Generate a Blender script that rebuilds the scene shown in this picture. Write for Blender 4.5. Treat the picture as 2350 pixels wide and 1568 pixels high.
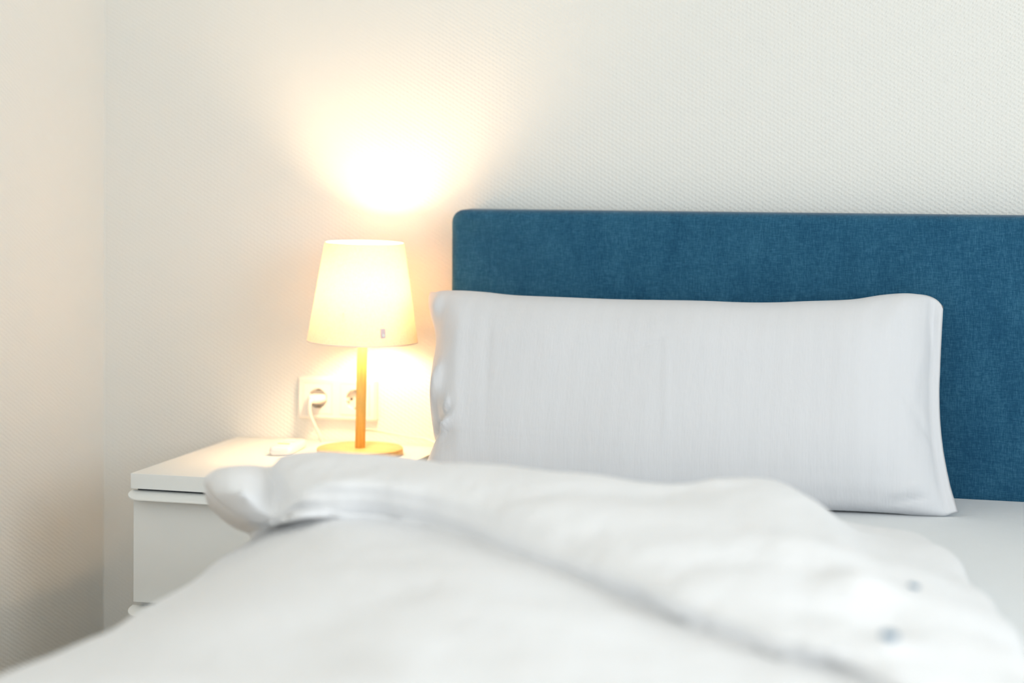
import bpy, bmesh, math, random
import numpy as np
from mathutils import Vector, Matrix, noise
random.seed(4)
S = bpy.context.scene
for o in list(bpy.data.objects): bpy.data.objects.remove(o)
COL = S.collection
PI = math.pi

# ------------------------------------------------------------------ camera
CAMX, CAMY, CAMZ = 0.0, -3.199, 1.14
FPX, YAW, ROLL, PX, PY = 4400.0, math.radians(16.5), math.radians(0.1), 1175.0, 335.0
cam = bpy.data.cameras.new('camera'); co = bpy.data.objects.new('camera', cam); COL.objects.link(co); S.camera = co
cam.sensor_width = 36.0; cam.lens = FPX*36/2350
cam.shift_y = -(784-PY)/2350
co.location = (CAMX, CAMY, CAMZ)
co.matrix_world = Matrix.Translation(co.location) @ Matrix.Rotation(YAW, 4, 'Z') @ Matrix.Rotation(PI/2, 4, 'X') @ Matrix.Rotation(ROLL, 4, 'Z')
cam.dof.use_dof = True; cam.dof.focus_distance = 3.0; cam.dof.aperture_fstop = 1.9
cam.clip_start = 0.02

# ------------------------------------------------------------------ world, daylight, exposure
S.view_settings.view_transform = 'Standard'; S.view_settings.look = 'None'
S.view_settings.gamma = 1.0; S.view_settings.exposure = 0.22
try: S.view_settings.use_curve_mapping = False
except Exception: pass
W = bpy.data.worlds.new('world'); S.world = W; W.use_nodes = True
bg = W.node_tree.nodes['Background']; bg.inputs[0].default_value = (0.80, 0.90, 1.0, 1); bg.inputs[1].default_value = 1.0

def area(name, loc, rot, sx, sy, power, col):
    l = bpy.data.lights.new(name, 'AREA'); l.shape = 'RECTANGLE'; l.size = sx; l.size_y = sy
    l.energy = power; l.color = col
    o = bpy.data.objects.new(name, l); COL.objects.link(o); o.location = loc; o.rotation_euler = rot
    return o
WX = 1.75            # right wall
WF = -4.6            # wall behind the camera
XL = -1.737          # left wall
HC = 2.55            # ceiling
area('window_daylight', (WX-0.03, -2.2, 1.62), (0, PI/2, 0), 1.40, 1.8, 32.5, (0.905, 0.968, 1.0))
area('balcony_door_daylight', (-0.1, WF+0.03, 1.25), (PI/2, 0, 0), 2.0, 2.1, 25, (0.905, 0.968, 1.0))

# ------------------------------------------------------------------ pixel -> place helper
def ray(px, py):
    F = Vector((-math.sin(YAW), math.cos(YAW), 0)); r = Vector((math.cos(YAW), math.sin(YAW), 0)); u = Vector((0, 0, 1))
    r2 = math.cos(ROLL)*r - math.sin(ROLL)*u; u2 = math.sin(ROLL)*r + math.cos(ROLL)*u
    return F*FPX + r2*(px-PX) - u2*(py-PY)
C0 = Vector((CAMX, CAMY, CAMZ))
def at_z(px, py, z): d = ray(px, py); return C0 + d*((z-CAMZ)/d.z)
def at_y(px, py, y): d = ray(px, py); return C0 + d*((y-CAMY)/d.y)

# ------------------------------------------------------------------ object helpers
def link(o, parent=None):
    COL.objects.link(o)
    if parent is not None: o.parent = parent
    return o
def tag(o, label, cat, group=None, kind=None):
    o['label'] = label; o['category'] = cat
    if group: o['group'] = group
    if kind: o['kind'] = kind
    return o
def thing(name, label, cat, loc=(0, 0, 0), group=None):
    o = bpy.data.objects.new(name, None); o.empty_display_size = 0.05; link(o); o.location = loc
    return tag(o, label, cat, group)
def mesh(name, verts, faces, mat, parent=None, smooth=True, sub=0, bevel=0, solid=0, uvs=None):
    me = bpy.data.meshes.new(name); me.from_pydata([tuple(v) for v in verts], [], faces); me.update()
    bm = bmesh.new(); bm.from_mesh(me); bmesh.ops.recalc_face_normals(bm, faces=bm.faces); bm.to_mesh(me); bm.free()
    if smooth: me.polygons.foreach_set('use_smooth', [True]*len(me.polygons))
    me.materials.append(mat)
    o = bpy.data.objects.new(name, me); link(o, parent)
    if bevel:
        m = o.modifiers.new('bevel', 'BEVEL'); m.width = bevel; m.segments = 3; m.limit_method = 'ANGLE'; m.angle_limit = math.radians(40)
    if solid:
        m = o.modifiers.new('solid', 'SOLIDIFY'); m.thickness = solid; m.offset = -1
    if sub:
        m = o.modifiers.new('sub', 'SUBSURF'); m.levels = sub; m.render_levels = sub
    return o
def box(name, x0, x1, y0, y1, z0, z1, mat, parent=None, bevel=0):
    v = [(x, y, z) for x in (x0, x1) for y in (y0, y1) for z in (z0, z1)]
    f = [(0,1,3,2), (4,6,7,5), (0,4,5,1), (2,3,7,6), (0,2,6,4), (1,5,7,3)]
    o = mesh(name, v, f, mat, parent, smooth=bool(bevel), bevel=bevel)
    return o
def lathe(prof, n=64, closed=False):
    v, f = [], []
    for (r, z) in prof:
        for k in range(n): a = 2*PI*k/n; v.append((r*math.cos(a), r*math.sin(a), z))
    m = len(prof)
    for i in range(m-1 + (1 if closed else 0)):
        j = (i+1) % m
        for k in range(n): k2 = (k+1) % n; f.append((i*n+k, i*n+k2, j*n+k2, j*n+k))
    return v, f
def prism(poly, a, b, axis='z'):     # closed polygon in a plane, extruded a..b along axis
    n = len(poly); v = []
    for h in (a, b):
        for (p, q) in poly:
            v.append({'z': (p, q, h), 'y': (p, h, q), 'x': (h, p, q)}[axis])
    f = [tuple(range(n)), tuple(range(2*n-1, n-1, -1))] + [(i, (i+1) % n, n+(i+1) % n, n+i) for i in range(n)]
    return v, f
def rrect(x0, x1, y0, y1, r, n=8):
    out = []
    for (cx, cy, a0) in ((x1-r, y1-r, 0), (x0+r, y1-r, 90), (x0+r, y0+r, 180), (x1-r, y0+r, 270)):
        for k in range(n+1): a = math.radians(a0+90*k/n); out.append((cx+r*math.cos(a), cy+r*math.sin(a)))
    return out
def catmull(P, t):
    n = len(P); t = max(0, min(n-1-1e-9, t)); i = int(t); u = t-i
    p0 = P[i-1] if i > 0 else P[0]*2-P[1]; p1 = P[i]; p2 = P[i+1]; p3 = P[i+2] if i+2 < n else P[n-1]*2-P[n-2]
    return 0.5*((2*p1) + (p2-p0)*u + (2*p0-5*p1+4*p2-p3)*u*u + (3*p1-p0-3*p2+p3)*u**3)
def tube(name, pts, r, mat, parent=None, flat=1.0, n=10, steps=60):
    P = [Vector(p) for p in pts]; L = [catmull(P, (len(P)-1)*i/steps) for i in range(steps+1)]
    v, f = [], []
    up = Vector((0.13, 0.2, 1)).normalized()
    for i, p in enumerate(L):
        t = (L[min(i+1, steps)]-L[max(i-1, 0)]).normalized(); s = t.cross(up).normalized(); w = s.cross(t)
        for k in range(n): a = 2*PI*k/n; v.append(p+s*(r*math.cos(a))+w*(r*flat*math.sin(a)))
    for i in range(steps):
        for k in range(n): k2 = (k+1) % n; f.append((i*n+k, i*n+k2, (i+1)*n+k2, (i+1)*n+k))
    f.append(tuple(range(n-1, -1, -1))); f.append(tuple(range(steps*n, steps*n+n)))
    return mesh(name, v, f, mat, parent)

# ------------------------------------------------------------------ materials
class NT:
    def __init__(s, name):
        s.m = bpy.data.materials.new(name); s.m.use_nodes = True; s.t = s.m.node_tree; s.n = s.t.nodes; s.l = s.t.links
        s.b = s.n['Principled BSDF']; s.out = s.n['Material Output']
    def add(s, typ, **kw):
        x = s.n.new(typ)
        for k, v in kw.items(): setattr(x, k, v)
        return x
    def math(s, op, a, b=None):
        x = s.n.new('ShaderNodeMath'); x.operation = op
        for i, q in enumerate((a, b)):
            if q is None: continue
            if isinstance(q, (int, float)): x.inputs[i].default_value = q
            else: s.l.new(q, x.inputs[i])
        return x.outputs[0]
    def coords(s):
        tc = s.add('ShaderNodeTexCoord'); sp = s.add('ShaderNodeSeparateXYZ'); s.l.new(tc.outputs['Object'], sp.inputs[0])
        return tc.outputs['Object'], sp.outputs[0], sp.outputs[1], sp.outputs[2]
    def noise(s, vec, scale, sc=(1, 1, 1), detail=3, rough=.5):
        mp = s.add('ShaderNodeMapping'); mp.inputs['Scale'].default_value = sc; s.l.new(vec, mp.inputs[0])
        x = s.add('ShaderNodeTexNoise'); x.inputs['Scale'].default_value = scale; x.inputs['Detail'].default_value = detail
        x.inputs['Roughness'].default_value = rough; s.l.new(mp.outputs[0], x.inputs['Vector']); return x.outputs['Fac']
    def bump(s, h, dist, strength=1.0):
        x = s.add('ShaderNodeBump'); x.inputs['Distance'].default_value = dist; x.inputs['Strength'].default_value = strength
        s.l.new(h, x.inputs['Height']); s.l.new(x.outputs[0], s.b.inputs['Normal']); return x
    def ramp(s, fac, stops):
        x = s.add('ShaderNodeValToRGB'); e = x.color_ramp.elements
        e[0].position, e[0].color = stops[0][0], (*stops[0][1], 1); e[1].position, e[1].color = stops[-1][0], (*stops[-1][1], 1)
        for p, c in stops[1:-1]: q = e.new(p); q.color = (*c, 1)
        s.l.new(fac, x.inputs[0]); return x.outputs[0]
def plain(name, col, rough=.5, spec=.5, metal=0):
    q = NT(name); q.b.inputs['Base Color'].default_value = (*col, 1); q.b.inputs['Roughness'].default_value = rough
    q.b.inputs['Specular IOR Level'].default_value = spec; q.b.inputs['Metallic'].default_value = metal
    return q.m
def wallpaper(name, axis):
    q = NT(name); vec, x, y, z = q.coords(); h = x if axis == 'x' else y
    warp = q.math('MULTIPLY', q.noise(vec, 75, detail=3), 4.6)
    a = q.math('SINE', q.math('ADD', q.math('MULTIPLY', h, 2*PI/0.0066), warp))
    c = q.math('SINE', q.math('ADD', q.math('MULTIPLY', z, -2*PI/0.0078), q.math('MULTIPLY', h, 2*PI/0.0132)))
    p = q.math('MULTIPLY', a, c)
    g = q.noise(vec, 420, detail=2)
    hh = q.math('ADD', q.math('ADD', q.math('MULTIPLY', p, .36), q.math('MULTIPLY', a, .12)), q.math('MULTIPLY', g, .8))
    q.bump(hh, 0.00105, 0.9)
    q.b.inputs['Base Color'].default_value = (0.845, 0.838, 0.797, 1); q.b.inputs['Roughness'].default_value = .75
    q.b.inputs['Specular IOR Level'].default_value = .25
    return q.m
def cotton(name, col, stripe=False, bump=0.0006):
    q = NT(name); vec, x, y, z = q.coords()
    n1 = q.noise(vec, 900, detail=1); n2 = q.noise(vec, 28, sc=(1.4, 1, .45), detail=3)
    h = q.math('ADD', q.math('MULTIPLY', n1, .10), q.math('MULTIPLY', n2, 2.2))
    if stripe:
        s1 = q.math('SINE', q.math('MULTIPLY', x, 2*PI/0.0290)); st = q.math('GREATER_THAN', s1, 0.0)
        fine = q.noise(vec, 100, sc=(3.4, 1, .10), detail=2)
        mix = q.math('ADD', q.math('MULTIPLY', st, .45), q.math('MULTIPLY', fine, .9))
        q.l.new(q.ramp(mix, [(0, tuple(c*.982 for c in col)), (1, col)]), q.b.inputs['Base Color'])
        h = q.math('ADD', h, q.math('MULTIPLY', fine, .35))
    else: q.b.inputs['Base Color'].default_value = (*col, 1)
    q.bump(h, bump, .8)
    q.b.inputs['Roughness'].default_value = .8; q.b.inputs['Specular IOR Level'].default_value = .2
    q.b.inputs['Sheen Weight'].default_value = .08
    return q.m
M = {}
M['wall_x'] = wallpaper('woven_wallpaper_back', 'x'); M['wall_y'] = wallpaper('woven_wallpaper_side', 'y')
M['ceiling'] = plain('ceiling_paint', (.84, .84, .82), .8, .2)
M['white'] = plain('white_lacquer', (.84, .85, .83), .42, .4)
M['gap'] = plain('plinth_and_gap_shade', (.025, .03, .04), .6, .3)  # dark plinth colour, also paints the shade in the top gap
M['plastic'] = plain('socket_plastic', (.82, .80, .76), .28, .5)
M['socket_cup'] = plain('socket_cup_plastic', (.74, .70, .64), .35, .5)
M['black'] = plain('black_hole', (.012, .01, .01), .5, .3)
M['metal'] = plain('contact_metal', (.35, .30, .22), .35, .5, .8)
M['cord'] = plain('cord_pvc', (.86, .83, .78), .4, .5)
M['remote'] = plain('remote_plastic', (.83, .81, .79), .3, .5)
M['yellow'] = plain('yellow_mark', (.85, .55, .08), .4, .4)
M['frame'] = plain('window_frame_white', (.8, .8, .8), .4, .4)
M['cotton'] = cotton('pillow_cotton', (.735, .74, .765), True, .0009)
M['duvet'] = cotton('duvet_cotton', (.88, .885, .90), False, .0022)
M['sheet'] = cotton('sheet_cotton', (.82, .845, .86), False, .0010)
M['button'] = plain('blue_button', (.08, .20, .32), .35, .5)
def fabric():
    q = NT('blue_upholstery'); vec, x, y, z = q.coords()
    a = q.noise(vec, 130, sc=(9, 1, .8), detail=3, rough=.65); b = q.noise(vec, 130, sc=(.8, 1, 9), detail=3, rough=.65)
    big = q.noise(vec, 14, sc=(1.5, 1, .6), detail=3)
    w = q.math('MULTIPLY', q.math('SINE', q.math('MULTIPLY', x, 2*PI/.0021)), q.math('SINE', q.math('MULTIPLY', z, 2*PI/.0021)))
    m = q.math('ADD', q.math('ADD', q.math('MULTIPLY', a, .85), q.math('MULTIPLY', b, .75)), q.math('ADD', q.math('MULTIPLY', w, .14), q.math('MULTIPLY', big, .30)))
    q.l.new(q.ramp(m, [(.62, (.006, .051, .112)), (.95, (.016, .096, .182)), (1.25, (.056, .188, .295))]), q.b.inputs['Base Color'])
    # ramp positions beyond 1 are clamped: rescale the mix
    return q, m
q, m = fabric()
rn = [n for n in q.n if n.type == 'VALTORGB'][0]
sc = q.math('DIVIDE', q.math('SUBTRACT', m, .60), .70)
q.l.new(sc, rn.inputs[0]); e = rn.color_ramp.elements; e[0].position, e[1].position, e[2].position = .08, .5, .95
q.bump(m, .0006, .7); q.b.inputs['Roughness'].default_value = .9; q.b.inputs['Specular IOR Level'].default_value = .15
q.b.inputs['Sheen Weight'].default_value = .15
M['blue'] = q.m
def wood():
    q = NT('pale_beech'); vec, x, y, z = q.coords()
    n = q.noise(vec, 16, sc=(12, 12, .7), detail=4)
    q.l.new(q.ramp(n, [(.3, (.60, .38, .10)), (.7, (.73, .52, .16))]), q.b.inputs['Base Color'])
    q.b.inputs['Roughness'].default_value = .45; return q.m
M['wood'] = wood()
def wood2():
    q = NT('pale_beech_disc'); vec, x, y, z = q.coords()
    n = q.noise(vec, 16, sc=(.7, 9, 9), detail=4)
    q.l.new(q.ramp(n, [(.3, (.64, .40, .15)), (.7, (.75, .50, .21))]), q.b.inputs['Base Color'])
    q.b.inputs['Roughness'].default_value = .45; return q.m
M['wood_disc'] = wood2()
def linen():
    q = NT('lamp_linen'); vec, x, y, z = q.coords()
    a = q.noise(vec, 160, sc=(1, 1, 9), detail=2); b = q.noise(vec, 160, sc=(6, 6, .8), detail=2)
    mm = q.math('MULTIPLY', q.math('ADD', a, b), .5)
    fl = q.noise(vec, 75, sc=(.7, .7, 2.4), detail=1)
    fle = q.math('LESS_THAN', fl, .24)
    col = q.ramp(mm, [(.3, (.80, .72, .60)), (.7, (.92, .86, .76))])
    q.n.remove(q.b)
    d = q.add('ShaderNodeBsdfDiffuse'); t = q.add('ShaderNodeBsdfTranslucent'); q.l.new(col, d.inputs[0])
    col2 = q.ramp(mm, [(.3, (.88, .56, .29)), (.7, (.97, .66, .37))]); q.l.new(col2, t.inputs[0])
    mx = q.add('ShaderNodeMixShader'); mx.inputs[0].default_value = .095
    q.l.new(d.outputs[0], mx.inputs[1]); q.l.new(t.outputs[0], mx.inputs[2]); q.l.new(mx.outputs[0], q.out.inputs[0])
    return q.m
M['linen'] = linen()
LAMP = 26.0
def emis(name, col, s):
    q = NT(name); q.n.remove(q.b); e = q.add('ShaderNodeEmission'); e.inputs[0].default_value = (*col, 1); e.inputs[1].default_value = s
    q.l.new(e.outputs[0], q.out.inputs[0]); return q.m
M['bulb'] = emis('bulb_glow', (1.0, .68, .385), LAMP*7.8)
def wfloor():
    q = NT('oak_floor'); vec, x, y, z = q.coords(); n = q.noise(vec, 6, sc=(8, .8, 1), detail=5)
    q.l.new(q.ramp(n, [(.3, (.66, .42, .19)), (.7, (.78, .53, .26))]), q.b.inputs['Base Color']); q.b.inputs['Roughness'].default_value = .5
    return q.m
M['floor'] = wfloor()

# ------------------------------------------------------------------ the room
def struct(o): o['kind'] = 'structure'; return o
T = .12
struct(box('wall_back', XL-T, WX+T, 0, T, 0, HC, M['wall_x']))
struct(box('wall_left', XL-T, XL, WF-T, 0, 0, HC, M['wall_y']))
struct(box('floor', XL-T, WX+T, WF-T, T, -T, 0, M['floor']))
struct(box('ceiling', XL-T, WX+T, WF-T, T, HC, HC+T, M['ceiling']))
# right wall with window opening y -3.65..-1.25, z .88..2.35
y0, y1, z0, z1 = -3.15, -1.25, .88, 2.35
def wall_hole(name, axis, fixed, a0, a1, h0, h1, lo, hi, mat):
    v, f = [], []
    def b(p0, p1, q0, q1):
        k = len(v)
        for s in (0, T):
            for (p, r) in ((p0, q0), (p1, q0), (p1, q1), (p0, q1)):
                v.append((fixed+s, p, r) if axis == 'x' else (p, fixed-s, r))
        f.extend([tuple(k+i for i in t) for t in ((0,1,2,3), (7,6,5,4), (0,4,5,1), (1,5,6,2), (2,6,7,3), (3,7,4,0))])
    b(lo, a0, 0, HC); b(a1, hi, 0, HC); b(a0, a1, h1, HC)
    if h0 > 0: b(a0, a1, 0, h0)
    return struct(mesh(name, v, f, mat, smooth=False))
wall_hole('wall_right', 'x', WX, y0, y1, z0, z1, WF-T, 0, M['wall_y'])
wall_hole('wall_front', 'y', WF, -1.15, .95, 0, 2.35, XL-T, WX+T, M['wall_x'])
g = plain('pane_glass', (1, 1, 1), .02, .5); gb = g.node_tree.nodes['Principled BSDF']; gb.inputs['Transmission Weight'].default_value = 1; gb.inputs['IOR'].default_value = 1.02
w = bpy.data.objects.new('window_1', None); link(w); struct(w)
for a, b_, c, d in ((y0, y1, z0, z0+.06), (y0, y1, z1-.06, z1), (y0, y0+.06, z0+.06, z1-.06), (y1-.06, y1, z0+.06, z1-.06), (-2.23, -2.17, z0+.06, z1-.06)):
    box('window_frame', WX+.03, WX+.09, a, b_, c, d, M['frame'], w)
box('window_pane', WX+.055, WX+.061, y0+.06, y1-.06, z0+.06, z1-.06, g, w)
w = bpy.data.objects.new('door_1', None); link(w); struct(w)
for a, b_, c, d in ((-1.15, .95, 0, .07), (-1.15, .95, 2.28, 2.35), (-1.15, -1.08, .07, 2.28), (.88, .95, .07, 2.28), (-.14, -.06, .07, 2.28)):
    box('door_frame', a, b_, WF-.09, WF-.03, c, d, M['frame'], w)
box('door_pane', -1.08, .88, WF-.061, WF-.055, .07, 2.28, g, w)
struct(box('baseboard_back', XL, WX, -.014, 0, 0, .06, M['frame'])); struct(box('baseboard_left', XL, XL+.014, WF, -.014, 0, .06, M['frame']))

# ------------------------------------------------------------------ nightstand
ZT = .611
NX0, NX1, NYF = -1.467, -1.067, -.409
ns = thing('nightstand', 'white nightstand with thin lipped drawers beside the bed, carrying the lamp', 'nightstand', (NX0+.2, -.2, 0))
def nsl(o): o.matrix_parent_inverse = Matrix.Translation(ns.location).inverted(); return o
nsl(box('top_panel', NX0, NX1, NYF, -.002, ZT-.0245, ZT, M['white'], ns, bevel=.0008))
nsl(box('carcass', NX0+.006, NX1-.006, NYF+.024, -.002, .03, ZT-.0245, M['white'], ns))
nsl(box('plinth', NX0+.02, NX1-.02, NYF+.05, -.03, 0, .03, M['gap'], ns))
# painted shade line under the top panel only
def lip(ztop):
    # thin pull profile: flat on the drawer top, rounded at its outer corners, dipping forward
    R = .026; pts = []
    xa, xb, yb, yf = NX0-.002, NX1+.002, NYF+.012, NYF-.024
    pts = [(xa, yb)]
    for k in range(9): a = math.radians(180+90*k/8); pts.append((xa+R+R*math.cos(a), yf+R+R*math.sin(a)))
    for k in range(9): a = math.radians(270+90*k/8); pts.append((xb-R+R*math.cos(a), yf+R+R*math.sin(a)))
    pts.append((xb, yb))
    n = len(pts); v = []
    def dip(y): t = max(0, (yb-y)/(yb-yf)); return .0085*t**1.3
    for h in (0, -.0018):
        for (x, y) in pts: v.append((x, y, ztop-dip(y)+h))
    f = [tuple(range(n)), tuple(range(2*n-1, n-1, -1))] + [(i, (i+1) % n, n+(i+1) % n, n+i) for i in range(n)]
    return v, f
zt = ZT-.0245
for k in range(3):
    top = zt-.0035 - k*.187   # each drawer hangs under a thin recess
    bot = zt-.187 - k*.187 + (.004)
    bot = max(bot, .035)
    dr = nsl(box('drawer', NX0+.004, NX1-.004, NYF+.002, NYF+.022, bot, top-.002, M['white'], ns, bevel=.001))
    if k == 0: nsl(box('gap_shade_strip', NX0+.008, NX1-.008, NYF+.010, NYF+.0225, top-.0005, top+.0034, M['gap'], ns))  # dark strip standing in for the shade inside the gap
    v, f = lip(top)
    h = mesh('pull_lip', v, f, M['white'], dr, smooth=False)

# ------------------------------------------------------------------ lamp
LY = -.125
bc = at_y(828.5, 1026, LY); LXc = bc.x
lamp = thing('table_lamp', 'lit table lamp with cream tapered fabric shade on a round wooden base', 'lamp', (LXc, LY, ZT))
v, f = lathe([(0, 0), (.0725, 0), (.0738, .0012), (.0738, .0105), (.0728, .0118), (0, .0118)], 96)
mesh('base', v, f, M['wood_disc'], lamp, bevel=0)
tilt = bpy.data.objects  # (tilt applied directly in the vertices)
TA = .021
def tl(v): return [(x*math.cos(TA)+z*math.sin(TA), y, -x*math.sin(TA)+z*math.cos(TA)) for (x, y, z) in v]
v, f = lathe([(0, .0118), (.0088, .0122), (.0088, .26), (0, .26)], 40)
pole = mesh('pole', tl(v), f, M['wood'], lamp)
sb, stp = .194, .3635
RB, RT = .0948, .0678
prof = [(RB, sb), (RB+.0002, sb+.001)] + [(RB+(RT-RB)*k/12, sb+(stp-sb)*k/12) for k in range(1, 13)]
prof += [(RT-.0012, stp)] + [(RB+(RT-RB)*k/12-.0012, sb+(stp-sb)*k/12) for k in range(11, 0, -1)] + [(RB-.0012, sb)]
# one-skin linen cone: a single translucent layer with real rim rings
v, f = lathe([(RB+(RT-RB)*k/12, sb+(stp-sb)*k/12) for k in range(13)], 96)
sh = mesh('shade', tl(v), f, M['linen'], lamp)
for nm, R_, z_ in (('rim_ring', RT-.0008, stp-.001), ('rim_ring', RB-.0010, sb+.001)):
    pr = [(R_+.0011*math.cos(a), z_+.0011*math.sin(a)) for a in [2*PI*k/8 for k in range(8)]]
    v, f = lathe(pr, 96, closed=True); mesh(nm, tl(v), f, M['plastic'], sh)
ZB = .288
v, f = lathe([(0, ZB-.045), (.012, ZB-.044), (.013, ZB-.030), (.020, ZB-.018), (.0265, ZB), (.0255, ZB+.009), (.019, ZB+.020), (.010, ZB+.0255), (0, ZB+.027)], 32)
mesh('bulb', tl(v), f, M['bulb'], lamp)
v, f = lathe([(0, .245), (.015, .245), (.0155, ZB-.046), (.012, ZB-.044), (0, ZB-.044)], 32)
mesh('bulb_holder', tl(v), f, M['plastic'], lamp)
# spider arms joining shade ring and holder
v, f = [], []
for k in range(3):
    a = 2*PI*k/3+.5; k0 = len(v)
    for rr in (.013, .0862):
        for dx, dz in ((-.001, 0), (.001, 0), (.001, .002), (-.001, .002)):
            v.append((rr*math.cos(a)-dx*math.sin(a), rr*math.sin(a)+dx*math.cos(a), .248+dz))
    f += [tuple(k0+i for i in t) for t in ((0,1,2,3), (7,6,5,4), (0,4,5,1), (1,5,6,2), (2,6,7,3), (3,7,4,0))]
mesh('shade_carrier', tl(v), f, M['plastic'], lamp, smooth=False)
# tiny plastic tab low on the shade front
p = at_y(889, 768, LY-.088)-Vector((LXc, LY, ZT))
tab_c = plain('tab_plastic', (.80, .62, .62), .35)
th = math.atan2(p.y, p.x); sl = math.atan2(RB-RT, stp-sb)
rr = RB+(RT-RB)*((p.z-sb)/(stp-sb))
def on_shade(dth, dz, out): 
    z = p.z+dz; r_ = RB+(RT-RB)*((z-sb)/(stp-sb))+out; a = th+dth/r_
    return (r_*math.cos(a), r_*math.sin(a), z)
v = [on_shade(dx, dz, o_) for o_ in (.0003, .0016) for dx, dz in rrect(-.0042, .0042, -.008, .008, .0015, 3)]
n = len(v)//2; f = [tuple(range(n)), tuple(range(2*n-1, n-1, -1))]+[(i, (i+1) % n, n+(i+1) % n, n+i) for i in range(n)]
tb = mesh('shade_tab', tl(v), f, tab_c, sh, smooth=False); tb['label'] = 'tiny pinkish tab with white stud'
v = [on_shade(.0026*math.cos(a), -.003+.0026*math.sin(a), o_) for o_ in (.0016, .0032) for a in [2*PI*k/12 for k in range(12)]]
f = [tuple(range(12)), tuple(range(23, 11, -1))]+[(i, (i+1) % 12, 12+(i+1) % 12, 12+i) for i in range(12)]
# (stud belongs to the tab's own mesh level)
me = tb.data; bm = bmesh.new(); bm.from_mesh(me); me.materials.append(M['plastic'])
vs = [bm.verts.new(q_) for q_ in tl(v)]
for t in f: fc = bm.faces.new([vs[i] for i in t]); fc.material_index = 1
bmesh.ops.recalc_face_normals(bm, faces=bm.faces); bm.to_mesh(me); bm.free()
# lamp cord leaving the back of the pole and running right behind the bed
def L(px, py, y): return at_y(px, py, y)-Vector((LXc, LY, ZT))
tube('cord', [(.002, .006, .040), (.006, .014, .041), L(862, 989, -.055), L(905, 997, -.035), L(950, 1005, -.022), L(985, 1011, -.016), Vector((-1.052, -.03, .60))-Vector((LXc, LY, ZT)), Vector((-1.051, -.03, .52))-Vector((LXc, LY, ZT))], .0021, M['cord'], lamp, n=10)

# ------------------------------------------------------------------ wall socket and plug
sa = at_y(686, 865, -.006); sbp = at_y(867.5, 970.5, -.006)
SX0, SX1, SZ0, SZ1 = sa.x, sbp.x, sbp.z+.001, sa.z
sk = thing('wall_socket', 'white double wall socket in the wallpaper behind the lit lamp', 'socket', ((SX0+SX1)/2, 0, (SZ0+SZ1)/2))
def sL(o): o.matrix_parent_inverse = Matrix.Translation(sk.location).inverted(); return o
fr0 = rrect(SX0, SX1, SZ0, SZ1, .006, 6); fr1 = rrect(SX0+.004, SX1-.004, SZ0+.004, SZ1-.004, .0004, 6)
n = len(fr0); v = [(x, 0, z) for x, z in fr0]+[(x, -.007, z) for x, z in fr0]+[(x, -.0112, z) for x, z in fr1]
f = [(i, (i+1) % n, n+(i+1) % n, n+i) for i in range(n)]+[(n+i, n+(i+1) % n, 2*n+(i+1) % n, 2*n+i) for i in range(n)]+[tuple(range(2*n, 3*n))]
# frame: leave square holes where the inserts sit -> build as rim plus three bars
def ring_frame():
    cx = [sk.location.x-.0355, sk.location.x+.0355]; cz = sk.location.z; hs = .0277
    v, f = [], []
    v += [(x, 0, z) for x, z in fr0]+[(x, -.007, z) for x, z in fr0]+[(x, -.0112, z) for x, z in fr1]
    for i in range(n): f.append((i, (i+1) % n, n+(i+1) % n, n+i)); f.append((n+i, n+(i+1) % n, 2*n+(i+1) % n, 2*n+i))
    X0, X1, Z0, Z1 = SX0+.004, SX1-.004, SZ0+.004, SZ1-.004
    xs = [X0, cx[0]-hs, cx[0]+hs, cx[1]-hs, cx[1]+hs, X1]; zs = [Z0, cz-hs, cz+hs, Z1]
    for i in range(5):
        for j in range(3):
            if j == 1 and i in (1, 3): continue
            k = len(v); r_ = .0012
            a, b_, c, d = xs[i], xs[i+1], zs[j], zs[j+1]
            v += [(a, -.0112, c), (b_, -.0112, c), (b_, -.0112, d), (a, -.0112, d)]; f.append((k, k+1, k+2, k+3))
    for c_ in cx:
        k = len(v); q4 = [(c_-hs, cz-hs), (c_+hs, cz-hs), (c_+hs, cz+hs), (c_-hs, cz+hs)]
        v += [(x, -.0112, z) for x, z in q4]+[(x, -.002, z) for x, z in q4]
        f += [(k+i, k+(i+1) % 4, k+4+(i+1) % 4, k+4+i) for i in range(4)]; f.append((k+4, k+5, k+6, k+7))
    return v, f, cx, cz
v, f, cxs, cz = ring_frame()
sL(mesh('frame', v, f, M['plastic'], sk, smooth=False))
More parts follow.
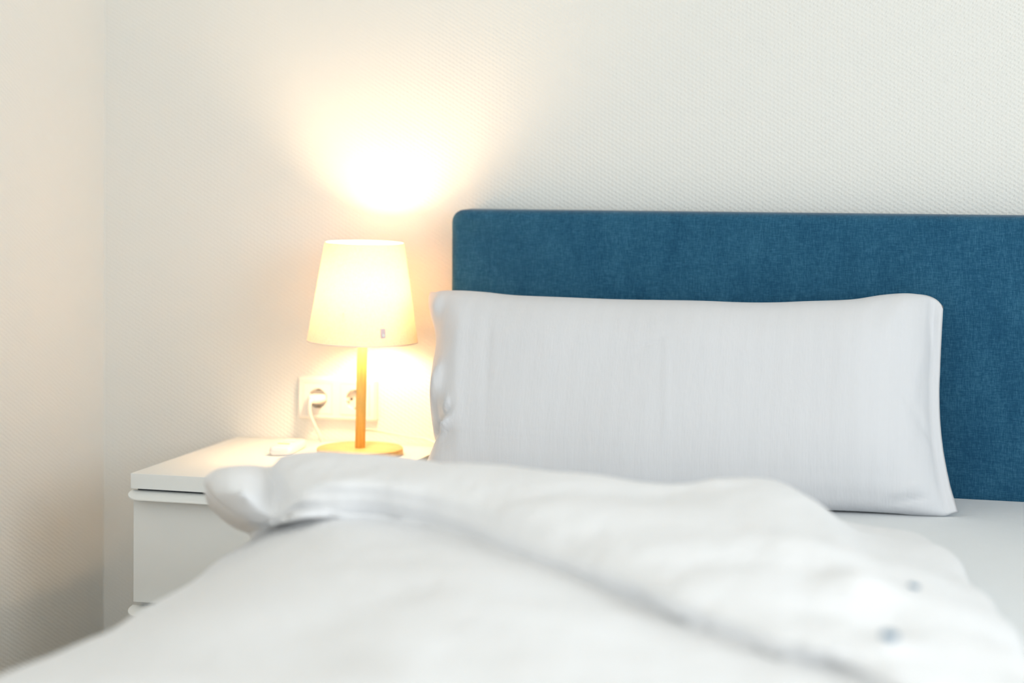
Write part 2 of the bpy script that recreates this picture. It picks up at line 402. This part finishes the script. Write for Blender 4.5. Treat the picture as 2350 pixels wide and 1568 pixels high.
for ci, c_ in enumerate(cxs):
    hs, Rr, N = .0272, .0173, 48
    v, f = [], []
    def sq(a):
        ca, sa_ = math.cos(a), math.sin(a); m_ = hs/max(abs(ca), abs(sa_)); return (c_+ca*m_, cz+sa_*m_)
    A = [2*PI*k/N for k in range(N)]
    rings = [[(sq(a)[0], -.003, sq(a)[1]) for a in A], [(sq(a)[0], -.0116, sq(a)[1]) for a in A],
             [(c_+(Rr+.0008)*math.cos(a), -.0116, cz+(Rr+.0008)*math.sin(a)) for a in A],
             [(c_+Rr*math.cos(a), -.0110, cz+Rr*math.sin(a)) for a in A],
             [(c_+Rr*math.cos(a), -.0022, cz+Rr*math.sin(a)) for a in A]]
    for r_ in rings: v += r_
    for i in range(4):
        for k in range(N): k2 = (k+1) % N; f.append((i*N+k, i*N+k2, (i+1)*N+k2, (i+1)*N+k))
    ins = sL(mesh('socket_insert', v, f, M['plastic'], sk, smooth=False))
    v = [(c_+Rr*.995*math.cos(a), yy, cz+Rr*.995*math.sin(a)) for yy in (-.0024, -.0008) for a in A]
    f = [tuple(range(N)), tuple(range(2*N-1, N-1, -1))]+[(i, (i+1) % N, N+(i+1) % N, N+i) for i in range(N)]
    cup = mesh('cup', v, f, M['socket_cup'], ins, smooth=False)
    # side guides of the cup
    for s in (-1, 1):
        o = box('guide', c_+s*(Rr-.0022)-.0022, c_+s*(Rr-.0022)+.0022, -.0100, -.0023, cz-.0025, cz+.0025, M['plastic'], ins)
        o = box('earth_contact', c_-.0025, c_+.0025, -.0095, -.0023, cz+s*(Rr-.0016)-.0014, cz+s*(Rr-.0016)+.0014, M['metal'], ins)
        v, f = lathe([(0, -.0026), (.0025, -.0026), (.0025, -.0020), (0, -.0020)], 20)
        v = [(c_+s*.0095+x, z, cz+y) for x, y, z in v]
        o = mesh('contact_hole', v, f, M['black'], ins, smooth=False)
# flat plug in the left outlet
pc = Vector((cxs[0], -.0024, cz))
pl = thing('power_plug', 'flat white plug with hanging white cord in the left outlet', 'plug', pc)
stn = [(0, .0160, .0072), (.010, .0165, .0075), (.020, .0150, .0074), (.030, .0098, .0066), (.037, .0065, .0056)]
v, f = [], []
for d, hw, hh in stn:
    for (a, b_) in ((-1, -.45), (-.72, -1), (.72, -1), (1, -.45), (1, .45), (.72, 1), (-.72, 1), (-1, .45)):
        v.append((a*hw, -d, b_*hh))
for i in range(4):
    for k in range(8): f.append((i*8+k, i*8+(k+1) % 8, (i+1)*8+(k+1) % 8, (i+1)*8+k))
f += [tuple(range(8)), tuple(range(39, 31, -1))]
mesh('plug_body', v, f, M['cord'], pl, bevel=.0012)
def PLp(px, py, y): return at_y(px, py, y)-pc
tube('cord', [(0, -.034, 0), (0, -.043, -.002), PLp(712, 938, -.046), PLp(716, 958, -.040), PLp(727, 984, -.030), PLp(737, 1003, -.020), PLp(742, 1022, -.006)+Vector((0, 0, 0))], .0029, M['cord'], pl, n=12)

# ------------------------------------------------------------------ small remote on the nightstand
a = at_z(625, 1046, ZT); b_ = at_z(700, 1012, ZT)
rc = at_z(663, 1030, ZT+.006)
rm = thing('remote_control', 'small rounded white plastic remote with yellow mark lying on the nightstand', 'remote', (rc.x, rc.y, ZT))
rm.rotation_euler = (0, 0, math.radians(8))
v, f = [], []
for (ins_, h) in ((.0025, 0), (0, .0025), (0, .0085), (.0015, .0135), (.005, .0148)):
    v += [(x, y, h) for x, y in rrect(-.0205+ins_, .0205-ins_, -.053+ins_, .053-ins_, .0085-ins_*.4, 6)]
n = len(v)//5
for i in range(4):
    for k in range(n): f.append((i*n+k, i*n+(k+1) % n, (i+1)*n+(k+1) % n, (i+1)*n+k))
f += [tuple(range(n)), tuple(range(4*n, 5*n))]
mesh('casing', v, f, M['remote'], rm)
v, f = prism([(x*.0105-.004, y*.0022-.012) for x, y in ((-1, -.4), (.9, -1), (1, 1), (-.6, .8))], .0146, .0155)
o = mesh('mark', v, f, M['yellow'], rm, smooth=False); o['label'] = 'yellow mark'
v, f = prism(rrect(-.011, .011, .006, .040, .004, 5), .0146, .0160); mesh('button_pad', v, f, M['plastic'], rm, smooth=False)

# ------------------------------------------------------------------ bed: base, headboard ; mattress
ZM = .584
BX0, BX1 = -1.035, .565
bed = thing('bed', 'bed with tall blue fabric upholstered headboard against the textured wall', 'bed', ((BX0+BX1)/2, -1.1, 0))
def bL(o): o.matrix_parent_inverse = Matrix.Translation(bed.location).inverted(); return o
def cushion_box(name, x0, x1, y0, y1, z0, z1, r, mat, parent, rc=None, puff=0.0):
    rc = rc or r
    o = box(name, x0, x1, y0, y1, z0, z1, mat, parent)
    m_ = o.modifiers.new('b', 'BEVEL'); m_.width = r; m_.segments = 6; m_.limit_method = 'NONE'
    o.data.polygons.foreach_set('use_smooth', [True]*len(o.data.polygons))
    wn = o.modifiers.new('w', 'WEIGHTED_NORMAL'); wn.keep_sharp = False
    return o
# headboard outline with soft upper corners, rolled edges
hz1 = CAMZ-.1095
def headboard():
    v, f = [], []
    rows = [(-.004, .010, 0), (-.012, .002, 0), (-.022, 0, 0), (-.066, 0, 0), (-.074, .0025, 0), (-.0795, .008, 0), (-.081, .016, 0)]
    for (y, ins_, _) in rows:
        pts = []
        X0, X1, Z1 = BX0+ins_, BX1-ins_, hz1-ins_
        R_ = .020
        pts.append((X0, .10)); 
        for k in range(7): a = math.radians(180-90*k/6); pts.append((X0+R_+R_*math.cos(a)*1.0, Z1-R_*.9+R_*.9*math.sin(a)-.003*(1-k/6)))
        for k in range(1, 12): pts.append((X0+R_+(X1-X0-2*R_)*k/12, Z1))
        for k in range(7): a = math.radians(90-90*k/6); pts.append((X1-R_+R_*math.cos(a), Z1-R_*.9+R_*.9*math.sin(a)))
        pts.append((X1, .10))
        v += [(x, y, z) for x, z in pts]
    n = len(v)//len(rows)
    for i in range(len(rows)-1):
        for k in range(n): f.append((i*n+k, i*n+(k+1) % n, (i+1)*n+(k+1) % n, (i+1)*n+k))
    f += [tuple(range(n)), tuple(range((len(rows)-1)*n, len(rows)*n))]
    o = mesh('headboard', v, f, M['blue'], bed)
    wn = o.modifiers.new('w', 'WEIGHTED_NORMAL'); return bL(o)
headboard()
bL(cushion_box('bed_base', BX0+.005, BX1-.005, -2.10, -.083, .12, .38, .012, M['blue'], bed))
for x in (BX0+.08, BX1-.08):
    for y in (-.2, -2.0):
        bL(box('leg', x-.025, x+.025, y-.025, y+.025, 0, .12, M['wood'], bed, bevel=.003))
mt = box('mattress', BX0+.004, BX1-.004, -2.09, -.0815, .38, ZM, M['sheet'])
tag(mt, 'mattress under a smooth white fitted sheet in front of the blue headboard', 'mattress')
m_ = mt.modifiers.new('b', 'BEVEL'); m_.width = .014; m_.segments = 6; m_.limit_method = 'NONE'
mt.data.polygons.foreach_set('use_smooth', [True]*6); mt.modifiers.new('w', 'WEIGHTED_NORMAL')

# ------------------------------------------------------------------ pillow
def interp(pts, s):
    P = [Vector((a, b, 0)) for a, b in pts]
    d = [0]
    for i in range(1, len(P)): d.append(d[-1]+(P[i]-P[i-1]).length)
    t = s*d[-1]
    for i in range(1, len(P)):
        if t <= d[i] or i == len(P)-1:
            u = (t-d[i-1])/(d[i]-d[i-1]); return catmull(P, i-1+max(0, min(1, u)))
top = [(988, 671), (1040, 671), (1120, 675), (1200, 683), (1350, 689), (1500, 692), (1600, 694), (1700, 697), (1780, 697), (1860, 694), (1960, 690), (2030, 678), (2085, 672), (2125, 674), (2150, 684), (2166, 700)]
right = [(2166, 700), (2163, 760), (2160, 830), (2158, 900), (2161, 975), (2169, 1040), (2182, 1105), (2195, 1150), (2202, 1172)]
left = [(988, 671), (984, 690), (989, 722), (1000, 762), (1003, 800), (996, 850), (992, 900), (993, 950), (998, 1000), (1003, 1018), (990, 1050), (975, 1085), (978, 1130)]
bot = [(978, 1130), (1200, 1146), (1500, 1158), (1800, 1166), (1950, 1170), (2060, 1176), (2150, 1184), (2202, 1172)]
def at_lean(px, py):   # leaning plane: y = -.30 at z=.59 up to -.135 at z=.94
    y0_ = -.302+.052*max(0, min(1, (px-1500)/700))**1.2
    k = (-.135-y0_)/.35; d = ray(px, py)
    # y = -.30 + k (z-.59)
    t = (y0_ + k*(C0.z-.59) - C0.y)/(d.y - k*d.z); return C0+d*t
def build_pillow():
    NU, NV = 150, 76
    c00, c10, c01, c11 = top[0], top[-1], bot[0], bot[-1]
    V = {'f': [], 'b': []}
    nrm = Vector((0, -.35, .165)).normalized(); nrm = Vector((0, -nrm.y*-1, 0)) if False else Vector((0, -.905, .425))
    tp = [interp(top, i/NU) for i in range(NU+1)]; bt = [interp(bot, i/NU) for i in range(NU+1)]
    lf = [interp(left, j/NV) for j in range(NV+1)]; rt = [interp(right, j/NV) for j in range(NV+1)]
    for side in ('f', 'b'):
        for j in range(NV+1):
            t = j/NV
            for i in range(NU+1):
                s = i/NU
                q_ = tp[i]*(1-t)+bt[i]*t+lf[j]*(1-s)+rt[j]*s-(Vector((*c00, 0))*(1-s)*(1-t)+Vector((*c10, 0))*s*(1-t)+Vector((*c01, 0))*(1-s)*t+Vector((*c11, 0))*s*t)
                P = at_lean(q_.x, q_.y)
                es = min(s, 1-s); et = min(t, 1-t)
                # a flat hem at the right end, filled body in between
                a = max(0, min(1, (s-.002)/.085)); b_ = max(0, min(1, (1-s-.022)/.17)); c = min(1, t/.30); d = min(1, (1-t)/.45)
                g = lambda u: math.sqrt(max(0, 1-(1-u)**2))
                bul = (g(a)*g(b_)*g(c)*g(d))
                if side == 'f':
                    h = .074*bul
                    # wrinkles: lower-left fold, left-edge ripples, right hem crease
                    x, y = q_.x, q_.y
                    w = 0
                    w += .006*math.exp(-((x-1015)/26)**2)*math.sin((y-690)/27.0)*math.exp(-((y-900)/260)**2)
                    def ridge(x0, y0, x1, y1, wd, am):
                        dx, dy = x1-x0, y1-y0; LL = math.hypot(dx, dy); ux, uy = dx/LL, dy/LL
                        al = (x-x0)*ux+(y-y0)*uy; ac = -(x-x0)*uy+(y-y0)*ux
                        en = 1/(1+math.exp(-al/(.06*LL+4)))*1/(1+math.exp((al-LL)/(.06*LL+4)))
                        return am*en*math.exp(-(ac/wd)**2)
                    w += ridge(1002, 1018, 1052, 975, 9, -.020)+ridge(1020, 1034, 1062, 985, 9, .012)+ridge(1008, 960, 1030, 870, 12, .013)
                    w += ridge(1042, 1010, 1054, 950, 7, .014)+ridge(1028, 1000, 1022, 930, 8, -.009)
                    w += ridge(1010, 800, 1040, 720, 12, -.005)+ridge(1000, 760, 1022, 690, 10, .005)
                    w += ridge(2140, 694, 2140, 800, 5, -.012)+ridge(2150, 820, 2148, 960, 7, -.005)+ridge(2153, 700, 2152, 830, 5, .006)
                    w += ridge(2122, 990, 2175, 1050, 8, -.006)+ridge(2080, 915, 2122, 985, 9, -.003)
                    w += ridge(2040, 1162, 2130, 1148, 6, -.006)+ridge(2060, 1150, 2120, 1120, 12, .004)
                    w += ridge(2090, 690, 2040, 800, 22, .004)+ridge(2130, 780, 2100, 940, 11, .003)
                    w += ridge(1550, 790, 1552, 1010, 5, .0016)+ridge(1480, 835, 1545, 815, 6, -.002)
                    w += ridge(1080, 740, 1075, 1050, 14, .0025)+ridge(1150, 760, 1140, 1040, 10, -.0016)
                    w += .0016*noise.noise(Vector((x/170, y/260, 3)))*2
                    h += w*min(1, es*60)*min(1, et*60)
                    h = max(h, .0006*min(1, es*80)*min(1, et*60))
                    Q = P+nrm*h
                else:
                    Q = P-nrm*(.055*bul+.0035*min(1, es*50)*min(1, et*40))
                Q.z = max(Q.z, ZM+.001); Q.y = min(Q.y, -.0825)
                V[side].append(Q)
    n = (NU+1)*(NV+1); v = V['f']+V['b']; f = []
    for j in range(NV):
        for i in range(NU):
            a = j*(NU+1)+i; f.append((a, a+1, a+NU+2, a+NU+1)); f.append((n+a, n+a+NU+1, n+a+NU+2, n+a+1))
    o = mesh('pillow', v, f, M['cotton'])
    bm = bmesh.new(); bm.from_mesh(o.data); bmesh.ops.remove_doubles(bm, verts=bm.verts, dist=.0003); bmesh.ops.recalc_face_normals(bm, faces=bm.faces); bm.to_mesh(o.data); bm.free()
    return o
pw = build_pillow()
tag(pw, 'long white cotton pillow leaning against the blue headboard', 'pillow')

# ------------------------------------------------------------------ duvet
Zm = ZM
# every row runs from the left side of the bed to the right; each entry: (px, py, height) or a plain place
def Q(px, py, z): return at_z(px, py, z)
def W3(x, y, z): return Vector((x, y, z))
def back(p, dy, z): return Vector((p.x, min(p.y+dy, -.35), z))
crest = [Q(474, 1112, .700), Q(500, 1082, .722), Q(555, 1073, .728), Q(622, 1077, .722), Q(655, 1051, .738), Q(740, 1040, .748), Q(880, 1044, .750), Q(1050, 1060, .748), Q(1300, 1091, .742), Q(1530, 1126, .728), Q(1655, 1113, .728), Q(1772, 1111, .722), Q(1880, 1170, .708), Q(1990, 1268, .70), Q(2110, 1330, .69), Q(2245, 1440, .680), Q(2480, 1640, .68)]
mid = [Q(478, 1130, .690), Q(505, 1128, .712), Q(560, 1128, .720), Q(632, 1130, .706), Q(662, 1106, .730), Q(748, 1092, .744), Q(885, 1098, .745), Q(1050, 1125, .742), Q(1290, 1175, .740), Q(1500, 1232, .733), Q(1640, 1262, .728), Q(1770, 1295, .722), Q(1870, 1330, .712), Q(1985, 1370, .708), Q(2090, 1420, .70), Q(2230, 1520, .69), Q(2400, 1680, .68)]
low = [Q(486, 1148, .672), Q(515, 1160, .685), Q(570, 1172, .692), Q(634, 1178, .690), Q(680, 1150, .714), Q(760, 1140, .722), Q(890, 1148, .722), Q(1050, 1180, .720), Q(1290, 1252, .720), Q(1480, 1325, .718), Q(1610, 1375, .716), Q(1730, 1415, .714), Q(1830, 1452, .712), Q(1950, 1470, .714), Q(2060, 1500, .71), Q(2200, 1600, .70), Q(2380, 1740, .69)]
bul = [Q(500, 1165, .6550), Q(535, 1182, .6620), Q(580, 1194, .6680), Q(630, 1200, .6760), Q(685, 1174, .7000), Q(770, 1170, .7060), Q(890, 1176, .7060), Q(1050, 1210, .7050), Q(1280, 1289, .7050), Q(1460, 1362, .7010), Q(1590, 1414, .7010), Q(1710, 1454, .7010), Q(1810, 1490, .7010), Q(1930, 1512, .7040), Q(2040, 1554, .7040), Q(2180, 1674, .7040), Q(2370, 1794, .6940)]
crs = [Q(520, 1168, .6470), Q(545, 1184, .6550), Q(585, 1196, .6650), Q(630, 1203, .6750), Q(685, 1186, .6970), Q(770, 1183, .6990), Q(890, 1189, .6990), Q(1050, 1223, .6980), Q(1280, 1302, .6980), Q(1460, 1376, .6930), Q(1590, 1428, .6930), Q(1710, 1469, .6930), Q(1810, 1506, .6940), Q(1930, 1530, .6970), Q(2040, 1574, .6990), Q(2180, 1696, .7010), Q(2370, 1816, .6990)]
# left edge of the near mass: low over the mattress edge, rising towards the middle
m0 = [Q(588, 1228, .6280), Q(602, 1217, .6380), Q(630, 1210, .6500), Q(662, 1201, .6660), Q(705, 1197, .6830), Q(778, 1200, .6930), Q(890, 1207, .6950), Q(1050, 1242, .6950), Q(1280, 1323, .6950), Q(1460, 1397, .6920), Q(1590, 1449, .6920), Q(1710, 1491, .6920), Q(1820, 1530, .6920), Q(1940, 1558, .6920), Q(2040, 1606, .6920), Q(2180, 1718, .6920), Q(2370, 1846, .6920)]
m1 = [Q(470, 1322, .6120), Q(500, 1303, .6240), Q(540, 1290, .6400), Q(595, 1271, .6600), Q(670, 1258, .6790), Q(770, 1258, .6970), Q(900, 1268, .7030), Q(1060, 1300, .7030), Q(1260, 1370, .7010), Q(1430, 1435, .6990), Q(1560, 1490, .6970), Q(1680, 1530, .6950), Q(1800, 1570, .6950), Q(1920, 1610, .6950), Q(2030, 1660, .6930), Q(2170, 1770, .6930), Q(2370, 1900, .6930)]
m2 = [Q(288, 1434, .6040), Q(320, 1418, .6180), Q(385, 1400, .6400), Q(480, 1374, .6680), Q(600, 1355, .6960), Q(730, 1352, .7120), Q(900, 1360, .7160), Q(1060, 1385, .7240), Q(1240, 1440, .7220), Q(1400, 1500, .7160), Q(1530, 1550, .7150), Q(1650, 1590, .7150), Q(1780, 1640, .7140), Q(1910, 1690, .7120), Q(2030, 1750, .7100), Q(2170, 1860, .7100), Q(2370, 1980, .7100)]
m3 = [Q(105, 1522, .6040), Q(145, 1504, .6180), Q(240, 1486, .6460), Q(360, 1464, .6780), Q(500, 1448, .7020), Q(680, 1450, .7180), Q(880, 1460, .7320), Q(1060, 1480, .7300), Q(1230, 1520, .7300), Q(1380, 1570, .7300), Q(1510, 1620, .7280), Q(1640, 1670, .7280), Q(1770, 1720, .7260), Q(1900, 1780, .7250), Q(2030, 1840, .7200), Q(2170, 1940, .7200), Q(2370, 2080, .7200)]
m4 = [Q(-50, 1594, .6040), Q(-15, 1577, .6180), Q(90, 1570, .6500), Q(240, 1560, .6820), Q(420, 1552, .7040), Q(640, 1562, .7220), Q(860, 1580, .7380), Q(1050, 1600, .7380), Q(1220, 1640, .7380), Q(1370, 1690, .7380), Q(1500, 1740, .7360), Q(1630, 1790, .7350), Q(1760, 1850, .7330), Q(1900, 1910, .7300), Q(2030, 1970, .7300), Q(2170, 2060, .7200), Q(2370, 2200, .7200)]
def hid(y, z, zl):
    xs = [-1.052, -1.046, -1.03, -1.0, -.95, -.88, -.78, -.66, -.52, -.38, -.26, -.14, -.02, .1, .24, .40, .56]
    return [W3(x, y, min(z, (.606, .618, .650, .680, .702)[i]) if i < 5 else z) for i, x in enumerate(xs)]
m5 = hid(-2.02, .735, .70); m6 = hid(-2.16, .66, .62); m7 = hid(-2.20, .45, .45)
# far side, behind the crest (first columns hidden) and the visible far outline at the right
A = []
vis = {11: Q(1830, 1192, .604), 12: Q(1925, 1194, .609), 13: Q(2040, 1211, .614), 14: Q(2152, 1247, .622), 15: Q(2245, 1340, .628), 16: Q(2365, 1510, .632)}
for i, p in enumerate(crest):
    if i in vis: A.append(vis[i])
    else: A.append(W3(p.x+.01, min(p.y+.13, -.42), .655 if i > 3 else .64))
A2 = []
for i, p in enumerate(A):
    q_ = p.copy(); d = Vector((.10, .16, 0)) if i > 12 else Vector((.0, .10, 0)); d = d.normalized()*(.022 if i > 10 else .06)
    q_ += d; q_.z = ZM+.003; q_.y = min(q_.y, -.36); A2.append(q_)
AB = [A[i]*.5+crest[i]*.5 + W3(0, 0, .02 if i < 11 else (.012 if i < 12 else -.002)) for i in range(len(crest))]
rows = [A2, A, AB, crest, mid, low, bul, crs, m0, m1, m2, m3, m4, m5, m6, m7]
# add a hanging side column at the left, and one at the right
for k, r_ in enumerate(rows):
    p = r_[0]
    under = k < 8
    r_.append(r_[-1]+(r_[-1]-r_[-2]))
    a_ = W3(p.x+(.035 if under else -.010), p.y+(.01 if under else .0), p.z-.028 if under else p.z-.035)
    b_ = W3(p.x+.13 if under else min(p.x-.014, -1.060), p.y+(.01 if under else 0), .625 if under else .48)
    if k == 0: a_ = W3(p.x, p.y, ZM+.003); b_ = W3(p.x-.005, p.y, .56)
    r_.insert(0, a_); r_.insert(0, b_)
    q_ = r_[-1]; q_.z = max(.64, min(q_.z, .74)); r_.append(W3(max(q_.x+.1, .60), q_.y, .60)); r_.append(W3(max(q_.x+.12, .62), q_.y, .42))
DENT = [(Q(1865, 1285, .71), -.017, .042), (Q(1965, 1335, .71), -.015, .036), (Q(2020, 1405, .71), .016, .040), (Q(2047, 1462, .71), -.008, .014),
        (Q(1990, 1262, .70), .008, .030), (Q(640, 1130, .70), -.006, .012), (Q(1560, 1180, .735), -.006, .05), (Q(1130, 1120, .75), .006, .04)]
def build_duvet():
    SU, SV = 11, 11
    nr, nc = len(rows), len(rows[0]); NU, NV = (nc-1)*SU, (nr-1)*SV
    # tensor Catmull-Rom
    cols = [[catmull(rows[j], u/SU) for u in range(NU+1)] for j in range(nr)]
    grid = [[catmull([cols[j][u] for j in range(nr)], w_/SV) for u in range(NU+1)] for w_ in range(NV+1)]
    v = []
    for w_ in range(NV+1):
        for u in range(NU+1):
            p = grid[w_][u]
            du = grid[w_][min(u+1, NU)]-grid[w_][max(u-1, 0)]; dv = grid[min(w_+1, NV)][u]-grid[max(w_-1, 0)][u]
            n_ = du.cross(dv)
            if n_.length > 1e-9: n_.normalize()
            if n_.z < 0 and w_/SV > 7.5: n_ = -n_
            tt = w_/SV
            # soft folds; running along the strip on the turned-back part, rounder on the near mass
            if tt < 7.5:
                q_ = Vector((p.x*2.2+p.y*1.5, (p.y-p.x*.9)*7.0, p.z*8))
                h = .0085*noise.noise(q_)+.0030*noise.noise(q_*2.3)
            else:
                q_ = Vector((p.x*5.0, p.y*4.0, .7)); h = .010*noise.noise(q_)+.004*noise.noise(q_*2.6)
                h *= min(1, (tt-7.5)/1.5)
            for (c_, am, rad) in DENT:
                e_ = (p-c_).length/rad
                if e_ < 3 and tt < 8: h += am*math.exp(-e_*e_)
            v.append(p+n_*h)
    f = []
    for w_ in range(NV):
        for u in range(NU):
            a = w_*(NU+1)+u; f.append((a, a+1, a+NU+2, a+NU+1))
    o = mesh('duvet', v, f, M['duvet'])
    # keep the cloth facing outward, then give it real thickness
    return o
dv = build_duvet()
# orient normals up
bm = bmesh.new(); bm.from_mesh(dv.data)
if sum(fc.normal.z*fc.calc_area() for fc in bm.faces) < 0: bmesh.ops.reverse_faces(bm, faces=bm.faces)
bm.to_mesh(dv.data); bm.free()
m_ = dv.modifiers.new('solid', 'SOLIDIFY'); m_.thickness = .004; m_.offset = -1
tag(dv, 'thick white duvet turned back in a diagonal roll across the bed', 'duvet')
# blue buttons on the duvet cover opening
from mathutils.bvhtree import BVHTree
bv = BVHTree.FromPolygons([x.co.copy() for x in dv.data.vertices], [tuple(p.vertices) for p in dv.data.polygons])
for px, py, R_ in ((2045, 1458, .0075), (2100, 1345, .0055)):
    d = ray(px, py).normalized(); loc, nn, _, _ = bv.ray_cast(C0, d)
    if loc is None: continue
    if nn.dot(d) > 0: nn = -nn
    v, f = lathe([(0, 0), (R_, 0), (R_*1.03, .0012), (R_*.9, .0026), (R_*.6, .0019), (0, .0018)], 24)
    rot = nn.to_track_quat('Z', 'Y').to_matrix()
    v = [rot @ Vector(q_) + loc for q_ in v]
    o = mesh('button', v, f, M['button'], dv); o['label'] = 'small blue button'
